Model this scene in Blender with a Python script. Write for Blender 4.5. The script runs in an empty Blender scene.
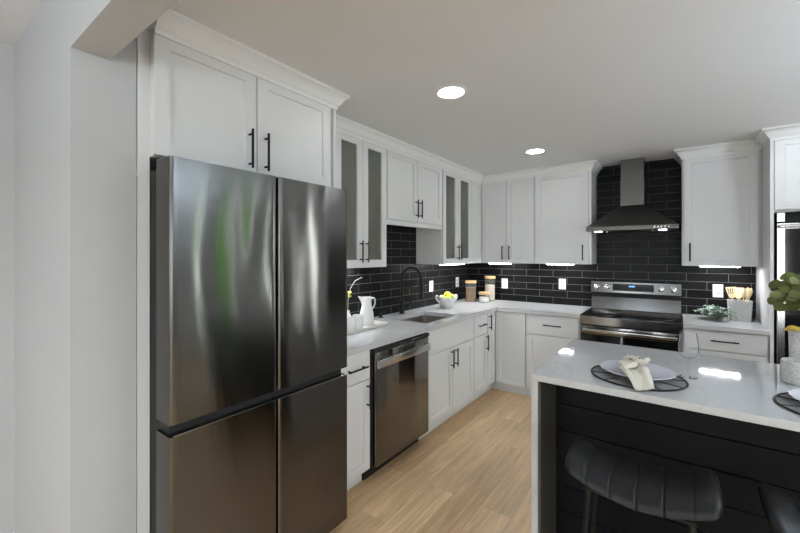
import bpy, bmesh, math, random
from mathutils import Vector, Matrix
random.seed(7)
PI = math.pi
scene = bpy.context.scene
col = scene.collection

# ------------------------------------------------------------ camera, world, exposure
F, YAW = 376.95, 0.635
cam_data = bpy.data.cameras.new('camera')
cam = bpy.data.objects.new('camera', cam_data)
col.objects.link(cam)
cam.location = (2.206, -4.5086, 1.4734)
cam.rotation_euler = (PI/2, 0, YAW)
cam_data.sensor_width = 36.0
cam_data.lens = F/800*36.0
cam_data.shift_y = -11.56/800
cam_data.clip_start = 0.02
scene.camera = cam

world = bpy.data.worlds.new('sky')
scene.world = world
world.use_nodes = True
bgn = world.node_tree.nodes['Background']
bgn.inputs['Color'].default_value = (0.95, 0.975, 1.0, 1)
bgn.inputs['Strength'].default_value = 12.0

scene.view_settings.view_transform = 'Standard'
scene.view_settings.look = 'None'
scene.view_settings.exposure = 0.0
scene.view_settings.gamma = 1.0
scene.view_settings.use_curve_mapping = False
LAMP = 46.0      # recessed lamps
LED = 78.0         # strips under the wall cabinets

# ------------------------------------------------------------ materials
def nodes(m):
    m.use_nodes = True
    nt = m.node_tree
    return nt, nt.nodes, nt.links, nt.nodes['Principled BSDF']

def P(name, c, rough=0.5, metal=0.0, spec=0.5, trans=0.0, ior=1.45, emit=None, es=0.0, coat=0.0, noise=0.0, nscale=20, bump=0.0, bscale=60):
    m = bpy.data.materials.new(name)
    nt, N, L, b = nodes(m)
    b.inputs['Base Color'].default_value = (*c, 1)
    b.inputs['Roughness'].default_value = rough
    b.inputs['Metallic'].default_value = metal
    b.inputs['Specular IOR Level'].default_value = spec
    b.inputs['Transmission Weight'].default_value = trans
    b.inputs['IOR'].default_value = ior
    b.inputs['Coat Weight'].default_value = coat
    if emit:
        b.inputs['Emission Color'].default_value = (*emit, 1)
        b.inputs['Emission Strength'].default_value = es
    tc = N.new('ShaderNodeTexCoord')
    if noise:
        n = N.new('ShaderNodeTexNoise'); n.inputs['Scale'].default_value = nscale; n.inputs['Detail'].default_value = 4
        L.new(tc.outputs['Object'], n.inputs['Vector'])
        mx = N.new('ShaderNodeMix'); mx.data_type = 'RGBA'
        mx.inputs['A'].default_value = (*[v*(1-noise) for v in c], 1)
        mx.inputs['B'].default_value = (*[min(1, v*(1+noise)) for v in c], 1)
        L.new(n.outputs['Fac'], mx.inputs['Factor']); L.new(mx.outputs['Result'], b.inputs['Base Color'])
    if bump:
        n2 = N.new('ShaderNodeTexNoise'); n2.inputs['Scale'].default_value = bscale
        L.new(tc.outputs['Object'], n2.inputs['Vector'])
        bp = N.new('ShaderNodeBump'); bp.inputs['Strength'].default_value = bump; bp.inputs['Distance'].default_value = 0.004
        L.new(n2.outputs['Fac'], bp.inputs['Height']); L.new(bp.outputs['Normal'], b.inputs['Normal'])
    return m

M = {}
M['wall'] = P('wall_paint', (0.48, 0.482, 0.485), 0.55, bump=0.05, bscale=180)
M['ceiling'] = P('ceiling_paint', (0.735, 0.745, 0.755), 0.75, bump=0.03, bscale=200)
M['cab'] = P('white_lacquer', (0.71, 0.71, 0.71), 0.32, noise=0.012, nscale=3)
M['trim'] = P('trim_paint', (0.80, 0.80, 0.79), 0.38)
M['black'] = P('matte_black_metal', (0.006, 0.006, 0.0065), 0.42, spec=0.3)
M['blackgloss'] = P('black_glass', (0.006, 0.006, 0.007), 0.06, spec=0.5)
M['gap'] = P('black_plastic', (0.012, 0.012, 0.012), 0.6)
M['quartzwhite'] = None
M['wood'] = P('light_wood', (0.62, 0.40, 0.18), 0.5, noise=0.2, nscale=30)
M['utensil'] = P('beech_wood', (0.85, 0.68, 0.42), 0.5, noise=0.12, nscale=40)
M['ceramic'] = P('white_ceramic', (0.80, 0.80, 0.79), 0.22)
M['trayw'] = P('cream_tray', (0.74, 0.72, 0.66), 0.4)
M['crock'] = P('grey_ceramic', (0.56, 0.56, 0.55), 0.45)
M['plastic'] = P('white_plastic', (0.82, 0.82, 0.82), 0.3)
M['slot'] = P('outlet_face', (0.62, 0.62, 0.63), 0.4)
M['leather'] = P('black_leather', (0.009, 0.009, 0.0095), 0.40, spec=0.35, noise=0.3, nscale=12, bump=0.25, bscale=260)
M['shiplap'] = P('black_boards', (0.004, 0.0046, 0.0065), 0.5, spec=0.18)
M['lemon'] = P('lemon_skin', (0.80, 0.66, 0.05), 0.4, bump=0.2, bscale=180)
M['lime'] = P('lime_skin', (0.42, 0.55, 0.06), 0.4, bump=0.2, bscale=180)
M['apple'] = P('pale_green_skin', (0.68, 0.72, 0.42), 0.35)
M['euca'] = P('eucalyptus_leaf', (0.25, 0.33, 0.27), 0.5, noise=0.65, nscale=30)
M['leaf'] = P('olive_leaf', (0.10, 0.112, 0.024), 0.45, noise=0.4, nscale=14)
M['yleaf'] = P('yellow_leaf', (0.55, 0.38, 0.06), 0.5, noise=0.2, nscale=14)
M['stem'] = P('stem_green', (0.16, 0.17, 0.06), 0.6)
M['flower'] = P('flower_yellow', (0.42, 0.42, 0.07), 0.6)
M['linen'] = P('cream_linen', (0.68, 0.64, 0.545), 0.85, bump=0.3, bscale=300)
M['brown'] = P('brown_grain', (0.17, 0.085, 0.022), 0.8, noise=0.5, nscale=160)
M['oats'] = P('pale_grain', (0.60, 0.53, 0.42), 0.8, noise=0.3, nscale=160)
M['sugar'] = P('white_sugar', (0.78, 0.77, 0.74), 0.8)
M['inner'] = P('cabinet_inside', (0.55, 0.55, 0.53), 0.5)
M['lamp'] = P('lamp_disc', (1, 1, 1), 0.5, emit=(0.93, 0.975, 1.0), es=LAMP)
M['led'] = P('led_strip', (1, 1, 1), 0.5, emit=(0.95, 0.97, 1.0), es=LED)
M['hoodlamp'] = P('hood_lamp', (1, 1, 1), 0.5, emit=(0.85, 0.92, 1.0), es=9)
M['blue'] = P('blue_display', (0, 0, 0), 0.3, emit=(0.15, 0.4, 1.0), es=2.5)
M['foliage'] = P('outdoor_foliage', (0.10, 0.22, 0.05), 0.8, noise=0.6, nscale=9)
M['grassy'] = P('patio_concrete', (0.42, 0.42, 0.43), 0.9, noise=0.1, nscale=3)
M['sash'] = P('window_vinyl', (0.8, 0.8, 0.8), 0.35)
M['dirt'] = P('potting_soil', (0.03, 0.02, 0.015), 0.9)

def mat_steel(name, c=(0.40, 0.385, 0.37), rough=0.3, aniso=0.75, wave=0.0, axis='Z', stretch=(1, 14, 0.9)):
    m = bpy.data.materials.new(name)
    nt, N, L, b = nodes(m)
    b.inputs['Base Color'].default_value = (*c, 1)
    b.inputs['Metallic'].default_value = 1.0
    b.inputs['Roughness'].default_value = rough
    b.inputs['Anisotropic'].default_value = aniso
    tg = N.new('ShaderNodeTangent'); tg.direction_type = 'RADIAL'; tg.axis = axis
    L.new(tg.outputs['Tangent'], b.inputs['Tangent'])
    b.inputs['Anisotropic Rotation'].default_value = 0.25
    tc = N.new('ShaderNodeTexCoord')
    if wave:
        mp = N.new('ShaderNodeMapping'); mp.inputs['Scale'].default_value = stretch
        L.new(tc.outputs['Object'], mp.inputs['Vector'])
        n = N.new('ShaderNodeTexNoise'); n.inputs['Scale'].default_value = 1.0; n.inputs['Detail'].default_value = 0.5
        L.new(mp.outputs['Vector'], n.inputs['Vector'])
        bp = N.new('ShaderNodeBump'); bp.inputs['Strength'].default_value = 1.0; bp.inputs['Distance'].default_value = wave
        L.new(n.outputs['Fac'], bp.inputs['Height']); L.new(bp.outputs['Normal'], b.inputs['Normal'])
    return m
M['fridge'] = mat_steel('fridge_steel', (0.138, 0.133, 0.127), 0.135, 1.0, 0.007, stretch=(1, 5.0, 1.1))
M['steel'] = mat_steel('brushed_steel', (0.21, 0.205, 0.20), 0.16, 0.7)
M['dwsteel'] = mat_steel('dishwasher_steel', (0.19, 0.18, 0.17), 0.14, 1.0, 0.006, stretch=(1, 9, 0.7))
M['hood'] = mat_steel('hood_steel', (0.125, 0.121, 0.115), 0.33, 0.3)
M['sinksteel'] = mat_steel('sink_steel', (0.42, 0.40, 0.37), 0.35, 0.2)
M['fridgeside'] = P('fridge_side_grey', (0.11, 0.105, 0.095), 0.4, metal=0.6)
M['brightsteel'] = mat_steel('handle_steel', (0.62, 0.61, 0.60), 0.22, 0.3)

def mat_glass(name, tint=(0.85, 0.87, 0.85), refl=0.10, rough=0.02):
    m = bpy.data.materials.new(name)
    m.use_nodes = True
    nt = m.node_tree; N = nt.nodes; L = nt.links
    N.clear()
    out = N.new('ShaderNodeOutputMaterial'); mix = N.new('ShaderNodeMixShader')
    t = N.new('ShaderNodeBsdfTransparent'); g = N.new('ShaderNodeBsdfGlossy')
    fr = N.new('ShaderNodeLayerWeight'); fr.inputs['Blend'].default_value = refl
    t.inputs['Color'].default_value = (*tint, 1); g.inputs['Roughness'].default_value = rough
    L.new(fr.outputs['Fresnel'], mix.inputs['Fac']); L.new(t.outputs['BSDF'], mix.inputs[1]); L.new(g.outputs['BSDF'], mix.inputs[2])
    L.new(mix.outputs['Shader'], out.inputs['Surface'])
    return m
M['pane'] = mat_glass('cabinet_glass', (0.85, 0.86, 0.83), 0.30)
def glare_haze(m, c, f):  # mixes flat diffuse colour into a glass, standing in for glare
    nt = m.node_tree; N = nt.nodes; L = nt.links
    out = next(n for n in N if n.type == 'OUTPUT_MATERIAL'); src = out.inputs['Surface'].links[0].from_socket
    d = N.new('ShaderNodeBsdfDiffuse'); d.inputs['Color'].default_value = (*c, 1)
    mx = N.new('ShaderNodeMixShader'); mx.inputs['Fac'].default_value = f
    L.new(src, mx.inputs[1]); L.new(d.outputs['BSDF'], mx.inputs[2]); L.new(mx.outputs['Shader'], out.inputs['Surface'])
glare_haze(M['pane'], (0.38, 0.385, 0.34), 0.28)  # grey-green glare painted into the cabinet panes
M['glass'] = mat_glass('clear_glass', (0.99, 0.99, 0.99), 0.05)
glare_haze(M['glass'], (0.85, 0.85, 0.85), 0.05)  # touch of white painted in to lift the glass's dark reflections
M['window'] = mat_glass('window_glass', (0.95, 0.97, 0.96), 0.12)
M['plate'] = P('lilac_white_glass', (0.66, 0.66, 0.72), 0.10, spec=0.6)

def mat_tile(name, axis):
    m = bpy.data.materials.new(name)
    nt, N, L, b = nodes(m)
    g = N.new('ShaderNodeNewGeometry'); s = N.new('ShaderNodeSeparateXYZ'); c = N.new('ShaderNodeCombineXYZ')
    L.new(g.outputs['Position'], s.inputs['Vector'])
    L.new(s.outputs[axis], c.inputs['X'])
    ad = N.new('ShaderNodeMath'); ad.operation = 'SUBTRACT'; ad.inputs[1].default_value = 0.914
    L.new(s.outputs['Z'], ad.inputs[0]); L.new(ad.outputs[0], c.inputs['Y'])
    br = N.new('ShaderNodeTexBrick')
    br.inputs['Scale'].default_value = 1.0
    br.inputs['Brick Width'].default_value = 0.303
    br.inputs['Row Height'].default_value = 0.0775
    br.inputs['Mortar Size'].default_value = 0.0016
    br.inputs['Mortar Smooth'].default_value = 0.1
    br.inputs['Color1'].default_value = (0.0052, 0.0052, 0.0056, 1)
    br.inputs['Color2'].default_value = (0.0105, 0.010, 0.0105, 1)
    br.inputs['Mortar'].default_value = (0.19, 0.19, 0.19, 1)
    br.offset = 0.5
    L.new(c.outputs[0], br.inputs['Vector'])
    L.new(br.outputs['Color'], b.inputs['Base Color'])
    n = N.new('ShaderNodeTexNoise'); n.inputs['Scale'].default_value = 9; L.new(g.outputs['Position'], n.inputs['Vector'])
    b.inputs['Specular IOR Level'].default_value = 0.11
    r = N.new('ShaderNodeMath'); r.operation = 'MULTIPLY_ADD'; r.inputs[1].default_value = 0.5; r.inputs[2].default_value = 0.30
    L.new(br.outputs['Fac'], r.inputs[0]); L.new(r.outputs[0], b.inputs['Roughness'])
    inv = N.new('ShaderNodeMath'); inv.operation = 'SUBTRACT'; inv.inputs[0].default_value = 1.0; L.new(br.outputs['Fac'], inv.inputs[1])
    ad2 = N.new('ShaderNodeMath'); ad2.operation = 'MULTIPLY_ADD'; ad2.inputs[1].default_value = 0.3
    L.new(n.outputs['Fac'], ad2.inputs[0]); L.new(inv.outputs[0], ad2.inputs[2])
    bp = N.new('ShaderNodeBump'); bp.inputs['Strength'].default_value = 0.6; bp.inputs['Distance'].default_value = 0.002
    L.new(ad2.outputs[0], bp.inputs['Height']); L.new(bp.outputs['Normal'], b.inputs['Normal'])
    return m
M['tileL'] = mat_tile('black_tile_side', 'Y')
M['tileB'] = mat_tile('black_tile_back', 'X')

def mat_quartz():
    m = bpy.data.materials.new('white_quartz')
    nt, N, L, b = nodes(m)
    g = N.new('ShaderNodeNewGeometry')
    n = N.new('ShaderNodeTexNoise'); n.inputs['Scale'].default_value = 1.6; n.inputs['Detail'].default_value = 6; n.inputs['Distortion'].default_value = 1.2
    L.new(g.outputs['Position'], n.inputs['Vector'])
    cr = N.new('ShaderNodeValToRGB')
    e = cr.color_ramp.elements
    e[0].position = 0.485; e[0].color = (0.53, 0.53, 0.535, 1)
    e[1].position = 0.515; e[1].color = (0.53, 0.53, 0.535, 1)
    k = e.new(0.50); k.color = (0.488, 0.485, 0.482, 1)
    L.new(n.outputs['Fac'], cr.inputs['Fac']); L.new(cr.outputs['Color'], b.inputs['Base Color'])
    b.inputs['Roughness'].default_value = 0.05
    return m
M['quartz'] = mat_quartz()

def mat_floor():
    m = bpy.data.materials.new('oak_planks')
    nt, N, L, b = nodes(m)
    g = N.new('ShaderNodeNewGeometry'); s = N.new('ShaderNodeSeparateXYZ'); c = N.new('ShaderNodeCombineXYZ')
    L.new(g.outputs['Position'], s.inputs['Vector'])
    L.new(s.outputs['Y'], c.inputs['X']); L.new(s.outputs['X'], c.inputs['Y'])
    def brick(c1, c2, mo, ms):
        br = N.new('ShaderNodeTexBrick')
        br.inputs['Scale'].default_value = 1.0; br.inputs['Brick Width'].default_value = 1.22; br.inputs['Row Height'].default_value = 0.182
        br.inputs['Mortar Size'].default_value = ms; br.inputs['Mortar Smooth'].default_value = 0.3
        br.inputs['Color1'].default_value = c1; br.inputs['Color2'].default_value = c2; br.inputs['Mortar'].default_value = mo
        br.offset = 0.37; br.offset_frequency = 2; br.inputs['Bias'].default_value = 0.0
        L.new(c.outputs[0], br.inputs['Vector'])
        return br
    br = brick((0.60, 0.395, 0.22, 1), (0.81, 0.57, 0.34, 1), (0.42, 0.27, 0.15, 1), 0.0009)
    rnd = brick((0, 0, 0, 1), (1, 1, 1, 1), (0.5, 0.5, 0.5, 1), 0.0)
    # grain, shifted plank by plank
    sh = N.new('ShaderNodeVectorMath'); sh.operation = 'MULTIPLY_ADD'
    sh.inputs[1].default_value = (7.3, 3.1, 5.7)
    L.new(rnd.outputs['Color'], sh.inputs[0]); L.new(c.outputs[0], sh.inputs[2])
    mp = N.new('ShaderNodeMapping'); mp.inputs['Scale'].default_value = (1.0, 11.0, 1.0); L.new(sh.outputs[0], mp.inputs['Vector'])
    n = N.new('ShaderNodeTexNoise'); n.inputs['Scale'].default_value = 2.2; n.inputs['Detail'].default_value = 7; n.inputs['Roughness'].default_value = 0.62; n.inputs['Distortion'].default_value = 0.9
    L.new(mp.outputs['Vector'], n.inputs['Vector'])
    cr = N.new('ShaderNodeValToRGB'); e = cr.color_ramp.elements
    e[0].position = 0.33; e[0].color = (0.74, 0.72, 0.69, 1); e[1].position = 0.68; e[1].color = (1.14, 1.14, 1.14, 1)
    L.new(n.outputs['Fac'], cr.inputs['Fac'])
    mx = N.new('ShaderNodeMix'); mx.data_type = 'RGBA'; mx.blend_type = 'MULTIPLY'; mx.inputs['Factor'].default_value = 0.9
    L.new(br.outputs['Color'], mx.inputs['A']); L.new(cr.outputs['Color'], mx.inputs['B'])
    L.new(mx.outputs['Result'], b.inputs['Base Color'])
    b.inputs['Roughness'].default_value = 0.46
    bp = N.new('ShaderNodeBump'); bp.inputs['Strength'].default_value = 0.25; bp.inputs['Distance'].default_value = 0.002
    L.new(n.outputs['Fac'], bp.inputs['Height']); L.new(bp.outputs['Normal'], b.inputs['Normal'])
    return m
M['floor'] = mat_floor()

def mat_speckle(name, base, dark, scale, rough=0.6, bump=0.0):
    m = bpy.data.materials.new(name)
    nt, N, L, b = nodes(m)
    tc = N.new('ShaderNodeTexCoord'); n = N.new('ShaderNodeTexNoise'); n.inputs['Scale'].default_value = scale; n.inputs['Detail'].default_value = 2
    L.new(tc.outputs['Object'], n.inputs['Vector'])
    cr = N.new('ShaderNodeValToRGB'); e = cr.color_ramp.elements
    e[0].position = 0.36; e[0].color = (*dark, 1); e[1].position = 0.47; e[1].color = (*base, 1)
    L.new(n.outputs['Fac'], cr.inputs['Fac']); L.new(cr.outputs['Color'], b.inputs['Base Color'])
    b.inputs['Roughness'].default_value = rough
    if bump:
        bp = N.new('ShaderNodeBump'); bp.inputs['Strength'].default_value = bump; bp.inputs['Distance'].default_value = 0.004
        L.new(n.outputs['Fac'], bp.inputs['Height']); L.new(bp.outputs['Normal'], b.inputs['Normal'])
    return m
M['speckle'] = mat_speckle('speckled_stone', (0.60, 0.59, 0.57), (0.36, 0.35, 0.34), 170)
M['pebble'] = mat_speckle('textured_plaster', (0.74, 0.73, 0.71), (0.50, 0.49, 0.47), 90, 0.7, 0.8)

def mat_weave():
    m = bpy.data.materials.new('black_weave')
    nt, N, L, b = nodes(m)
    b.inputs['Base Color'].default_value = (0.02, 0.02, 0.022, 1); b.inputs['Roughness'].default_value = 0.6
    tc = N.new('ShaderNodeTexCoord'); ck = N.new('ShaderNodeTexChecker'); ck.inputs['Scale'].default_value = 260
    ck.inputs['Color1'].default_value = (0.07, 0.07, 0.07, 1); ck.inputs['Color2'].default_value = (0.30, 0.30, 0.30, 1)
    L.new(tc.outputs['Object'], ck.inputs['Vector']); L.new(ck.outputs['Color'], b.inputs['Base Color'])
    return m
M['weave'] = mat_weave()

# ------------------------------------------------------------ mesh helpers
class MB:
    def __init__(s): s.bm = bmesh.new()
    def box(s, x0, x1, y0, y1, z0, z1, bev=0.0, seg=2):
        if bev:
            t = bmesh.new(); s._box(t, x0, x1, y0, y1, z0, z1)
            bmesh.ops.bevel(t, geom=list(t.edges), offset=bev, segments=seg, profile=0.5, affect='EDGES')
            s._merge(t)
        else: s._box(s.bm, x0, x1, y0, y1, z0, z1)
        return s
    @staticmethod
    def _box(bm, x0, x1, y0, y1, z0, z1):
        v = [bm.verts.new(p) for p in ((x0,y0,z0),(x1,y0,z0),(x1,y1,z0),(x0,y1,z0),(x0,y0,z1),(x1,y0,z1),(x1,y1,z1),(x0,y1,z1))]
        for f in ((0,3,2,1),(4,5,6,7),(0,1,5,4),(1,2,6,5),(2,3,7,6),(3,0,4,7)): bm.faces.new([v[i] for i in f])
    def _merge(s, t):
        mp = {}
        for v in t.verts: mp[v] = s.bm.verts.new(v.co)
        for f in t.faces:
            try: s.bm.faces.new([mp[v] for v in f.verts])
            except ValueError: pass
        t.free()
    def loops(s, L, cap0=True, cap1=True, closed=False):
        rings = [[s.bm.verts.new(p) for p in r] for r in L]
        n = len(rings[0])
        R = rings + ([rings[0]] if closed else [])
        for a, b in zip(R, R[1:]):
            for i in range(n):
                j = (i+1) % n
                try: s.bm.faces.new((a[i], a[j], b[j], b[i]))
                except ValueError: pass
        if not closed:
            if cap0: s.bm.faces.new(rings[0][::-1])
            if cap1: s.bm.faces.new(rings[-1])
        return s
    def lathe(s, prof, c=(0,0,0), seg=32, cap0=True, cap1=True, sx=1, sy=1):
        L = []
        for r, z in prof:
            r = max(r, 0.0004)
            L.append([(c[0]+r*sx*math.cos(2*PI*i/seg), c[1]+r*sy*math.sin(2*PI*i/seg), c[2]+z) for i in range(seg)])
        return s.loops(L, cap0, cap1)
    def tube(s, pts, r, seg=10, caps=True):
        pts = [Vector(p) for p in pts]
        rad = r if isinstance(r, (list, tuple)) else [r]*len(pts)
        L = []; prev = None
        for i, p in enumerate(pts):
            d = (pts[min(i+1, len(pts)-1)] - pts[max(i-1, 0)]).normalized()
            if prev is None:
                a = Vector((0,0,1)) if abs(d.z) < 0.9 else Vector((1,0,0))
                u = d.cross(a).normalized()
            else:
                u = (prev - d*prev.dot(d)).normalized()
            prev = u; w = d.cross(u)
            L.append([p + (u*math.cos(2*PI*k/seg) + w*math.sin(2*PI*k/seg))*rad[i] for k in range(seg)])
        return s.loops(L, caps, caps)
    def cyl(s, p0, p1, r, seg=16): return s.tube([p0, p1], r, seg)
    def prism(s, poly, axis, a, b):
        # poly in the other two coordinates, extruded along axis
        def put(u, v, t): return {'x': (t,u,v), 'y': (u,t,v), 'z': (u,v,t)}[axis]
        return s.loops([[put(u,v,a) for u,v in poly], [put(u,v,b) for u,v in poly]])
    def grid(s, fn, nu, nv, closeu=False):
        V = [[s.bm.verts.new(fn(i/(nu if closeu else nu-1), j/(nv-1))) for j in range(nv)] for i in range(nu)]
        for i in range(nu if closeu else nu-1):
            for j in range(nv-1):
                k = (i+1) % nu
                s.bm.faces.new((V[i][j], V[k][j], V[k][j+1], V[i][j+1]))
        return s
    def sphere(s, c, r, sc=(1,1,1), u=20, v=12):
        t = bmesh.new(); bmesh.ops.create_uvsphere(t, u_segments=u, v_segments=v, radius=r)
        for q in t.verts: q.co = Vector((c[0]+q.co.x*sc[0], c[1]+q.co.y*sc[1], c[2]+q.co.z*sc[2]))
        s._merge(t); return s
    def xf(s, mat):
        bmesh.ops.transform(s.bm, matrix=mat, verts=list(s.bm.verts)); return s
    def build(s, name, mat, parent=None, smooth=True, angle=35, flip=False, recalc=True):
        bm = s.bm
        if recalc: bmesh.ops.recalc_face_normals(bm, faces=list(bm.faces))
        if parent is not None: org = parent['_w'] if '_w' in parent else parent.location
        else:
            xs = [v.co.x for v in bm.verts]; ys = [v.co.y for v in bm.verts]; zs = [v.co.z for v in bm.verts]
            org = Vector(((min(xs)+max(xs))/2, (min(ys)+max(ys))/2, min(zs)))
        org = Vector(org)
        for v in bm.verts: v.co -= org
        me = bpy.data.meshes.new(name)
        bm.to_mesh(me); bm.free()
        if smooth:
            for p in me.polygons: p.use_smooth = True
            me.set_sharp_from_angle(angle=math.radians(angle))
        me.materials.append(mat)
        o = bpy.data.objects.new(name, me)
        col.objects.link(o)
        if parent is None: o.location = org
        else: o.parent = parent; REL[o.name] = org
        return o
REL = {}
class _Par: pass

def B(**k): return MB()
def thing(name, label, cat, loc, group=None):
    o = bpy.data.objects.new(name, None); o.empty_display_size = 0.05
    col.objects.link(o); o.location = loc
    o['label'] = label; o['category'] = cat
    if group: o['group'] = group
    return o
def tag(o, label, cat, group=None):
    o['label'] = label; o['category'] = cat
    if group: o['group'] = group
    return o
def struct(name, mb, mat, **k):
    o = mb.build(name, mat, **k); o['kind'] = 'structure'; return o
def sub(mb, name, mat, part, **k):
    """a piece one level below a part: it uses the thing's origin (parts sit at their thing's origin)"""
    root = part.parent if part.parent else part
    o = mb.build(name, mat, root, **k)
    o.parent = part
    return o

def setlabel(o, t): o['label'] = t; return o

# mapping of cabinet fronts: u along the run, n out from the wall, v up
def mapL(u, n, v): return (n, u, v)
def mapB(u, n, v): return (u, -n, v)

def rect(mp, u0, u1, v0, v1, n): return [mp(u0,n,v0), mp(u1,n,v0), mp(u1,n,v1), mp(u0,n,v1)]
def shaker(mb, mp, u0, u1, v0, v1, n0, t=0.02, rail=0.057, rec=0.009):
    n1 = n0+t
    L = [rect(mp,u0,u1,v0,v1,n0), rect(mp,u0,u1,v0,v1,n1-.0015), rect(mp,u0+.0015,u1-.0015,v0+.0015,v1-.0015,n1),
         rect(mp,u0+rail,u1-rail,v0+rail,v1-rail,n1), rect(mp,u0+rail+.002,u1-rail-.002,v0+rail+.002,v1-rail-.002,n1-rec)]
    return mb.loops(L)
def slab(mb, mp, u0, u1, v0, v1, n0, t=0.02):
    n1 = n0+t
    return mb.loops([rect(mp,u0,u1,v0,v1,n0), rect(mp,u0,u1,v0,v1,n1-.002), rect(mp,u0+.002,u1-.002,v0+.002,v1-.002,n1)])
def glassframe(mb, mp, u0, u1, v0, v1, n0, t=0.02, rail=0.057):
    n1 = n0+t
    a, b = u0+rail, u1-rail; c, d = v0+rail, v1-rail
    L = [rect(mp,u0,u1,v0,v1,n0), rect(mp,u0,u1,v0,v1,n1-.0015), rect(mp,u0+.0015,u1-.0015,v0+.0015,v1-.0015,n1),
         rect(mp,a,b,c,d,n1), rect(mp,a,b,c,d,n0)]
    return mb.loops(L, closed=True)
def pull(mp, u, v, n, length=0.16, vert=True, r=0.0058, off=0.03):
    mb = MB(); h = length/2
    if vert:
        mb.cyl(mp(u,n+off,v-h), mp(u,n+off,v+h), r, 12)
        for s in (-1,1): mb.cyl(mp(u,n-.001,v+s*(h-.022)), mp(u,n+off,v+s*(h-.022)), r*.85, 10)
    else:
        mb.cyl(mp(u-h,n+off,v), mp(u+h,n+off,v), r, 12)
        for s in (-1,1): mb.cyl(mp(u+s*(h-.022),n-.001,v), mp(u+s*(h-.022),n+off,v), r*.85, 10)
    return mb

def bbox(mb, mp, u0, u1, n0, n1, v0, v1):
    return mb.loops([rect(mp,u0,u1,v0,v1,n0), rect(mp,u0,u1,v0,v1,n1)])

# ============================================================ THE ROOM
CZ = 2.407; LZ = 2.50; RX = 5.4; SY = -8.2; WX = -0.42
struct('floor', MB().box(WX-.1, RX+.1, SY-.1, .1, -.1, 0), M['floor'], smooth=False)
struct('ceiling', MB().box(-.12, RX+.1, -4.0295, .1, CZ, CZ+.1), M['ceiling'], smooth=False)
struct('ceiling_living', MB().box(WX-.1, RX+.1, SY-.1, -4.03, LZ, LZ+.1), M['ceiling'], smooth=False)
struct('wall_left', MB().box(-.12, 0, -3.945, .1, 0, CZ), M['wall'], smooth=False)
struct('wall_front', MB().prism([(WX,-4.141),(.54,-4.141),(.54,-3.946),(-.12,-3.946),(-.12,-4.03),(WX,-4.03)], 'z', 0, LZ), M['wall'], smooth=False)
struct('wall_header', MB().box(.54, RX, -4.141, -4.03, 2.182, LZ), M['wall'], smooth=False)
struct('wall_west', MB().box(WX-.12, WX, SY, -4.03, 0, LZ), M['wall'], smooth=False)

def wall_with_hole(name, ax, pos, th, a0, a1, z1, holes):
    """wall in the plane ax=pos (thickness th outward), holes (a,b,z0,z1) sorted along it"""
    mb = MB()
    def bx(a, b, c, d):
        if b-a < 1e-4 or d-c < 1e-4: return
        if ax == 'x': mb.box(min(pos,pos+th), max(pos,pos+th), a, b, c, d)
        else: mb.box(a, b, min(pos,pos+th), max(pos,pos+th), c, d)
    cur = a0
    for (h0,h1,z0,zz) in holes:
        bx(cur, h0, 0, z1); bx(h0, h1, 0, z0); bx(h0, h1, zz, z1); cur = h1
    bx(cur, a1, 0, z1)
    return struct(name, mb, M['wall'], smooth=False)
H_R = [(-6.9,-5.1,.5,2.15), (-1.72,-1.50,.06,2.36), (-1.17,-.80,.06,2.36), (-.46,-.26,.06,2.36)]
H_B = [(4.74,5.04,.06,2.36)]
H_S = [(0.6,1.6,.5,2.15), (3.0,4.13,.05,2.15)]
wall_with_hole('wall_right', 'x', RX, .12, SY, 0, LZ, H_R)
wall_with_hole('wall_back', 'y', 0, .12, 0, RX, CZ, H_B)
wall_with_hole('wall_south', 'y', SY, -.12, WX, RX, LZ, H_S)
def window(i, ax, pos, sgn, h):
    a,b,c,d = h
    def bx(mb, u0,u1,v0,v1,n0,n1):
        p, q = sorted((pos+sgn*n0, pos+sgn*n1))
        if ax == 'x': mb.box(p,q,u0,u1,v0,v1)
        else: mb.box(u0,u1,p,q,v0,v1)
    fr = MB(); w=.05 if b-a>.6 else .03
    bx(fr,a,a+w,c,d,.02,.10); bx(fr,b-w,b,c,d,.02,.10); bx(fr,a+w,b-w,c,c+w,.02,.10); bx(fr,a+w,b-w,d-w,d,.02,.10)
    m=(a+b)/2
    if b-a>.6: bx(fr,m-.025,m+.025,c+w,d-w,.03,.09)
    o = struct('window_%d' % i, fr, M['sash'], smooth=False)
    g = MB(); bx(g,a+w,b-w,c+w,d-w,.055,.061)
    po = g.build('pane', M['window'], None, smooth=False)
    # parent keeping place
    po.parent = o; po.location = po.location - o.location
    # sky portal in the opening
    ld = bpy.data.lights.new('window_portal', 'AREA'); ld.shape='RECTANGLE'; ld.size=b-a; ld.size_y=d-c
    ld.cycles.is_portal = True
    lo = bpy.data.objects.new('window_portal', ld); col.objects.link(lo)
    lo.location = (pos+sgn*.13, m, (c+d)/2) if ax=='x' else (m, pos+sgn*.13, (c+d)/2)
    lo.rotation_euler = (PI/2, 0, PI/2*sgn) if ax=='x' else (-PI/2*sgn, 0, 0)
    if ax=='x': lo.rotation_euler = Vector((-sgn,0,0)).to_track_quat('-Z','Y').to_euler()
    else: lo.rotation_euler = Vector((0,-sgn,0)).to_track_quat('-Z','Y').to_euler()
for i,h in enumerate(H_R): window(i+1, 'x', RX, 1, h)
for i,h in enumerate(H_S): window(i+5, 'y', SY, -1, h)
window(7, 'y', 0, 1, H_B[0])

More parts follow.
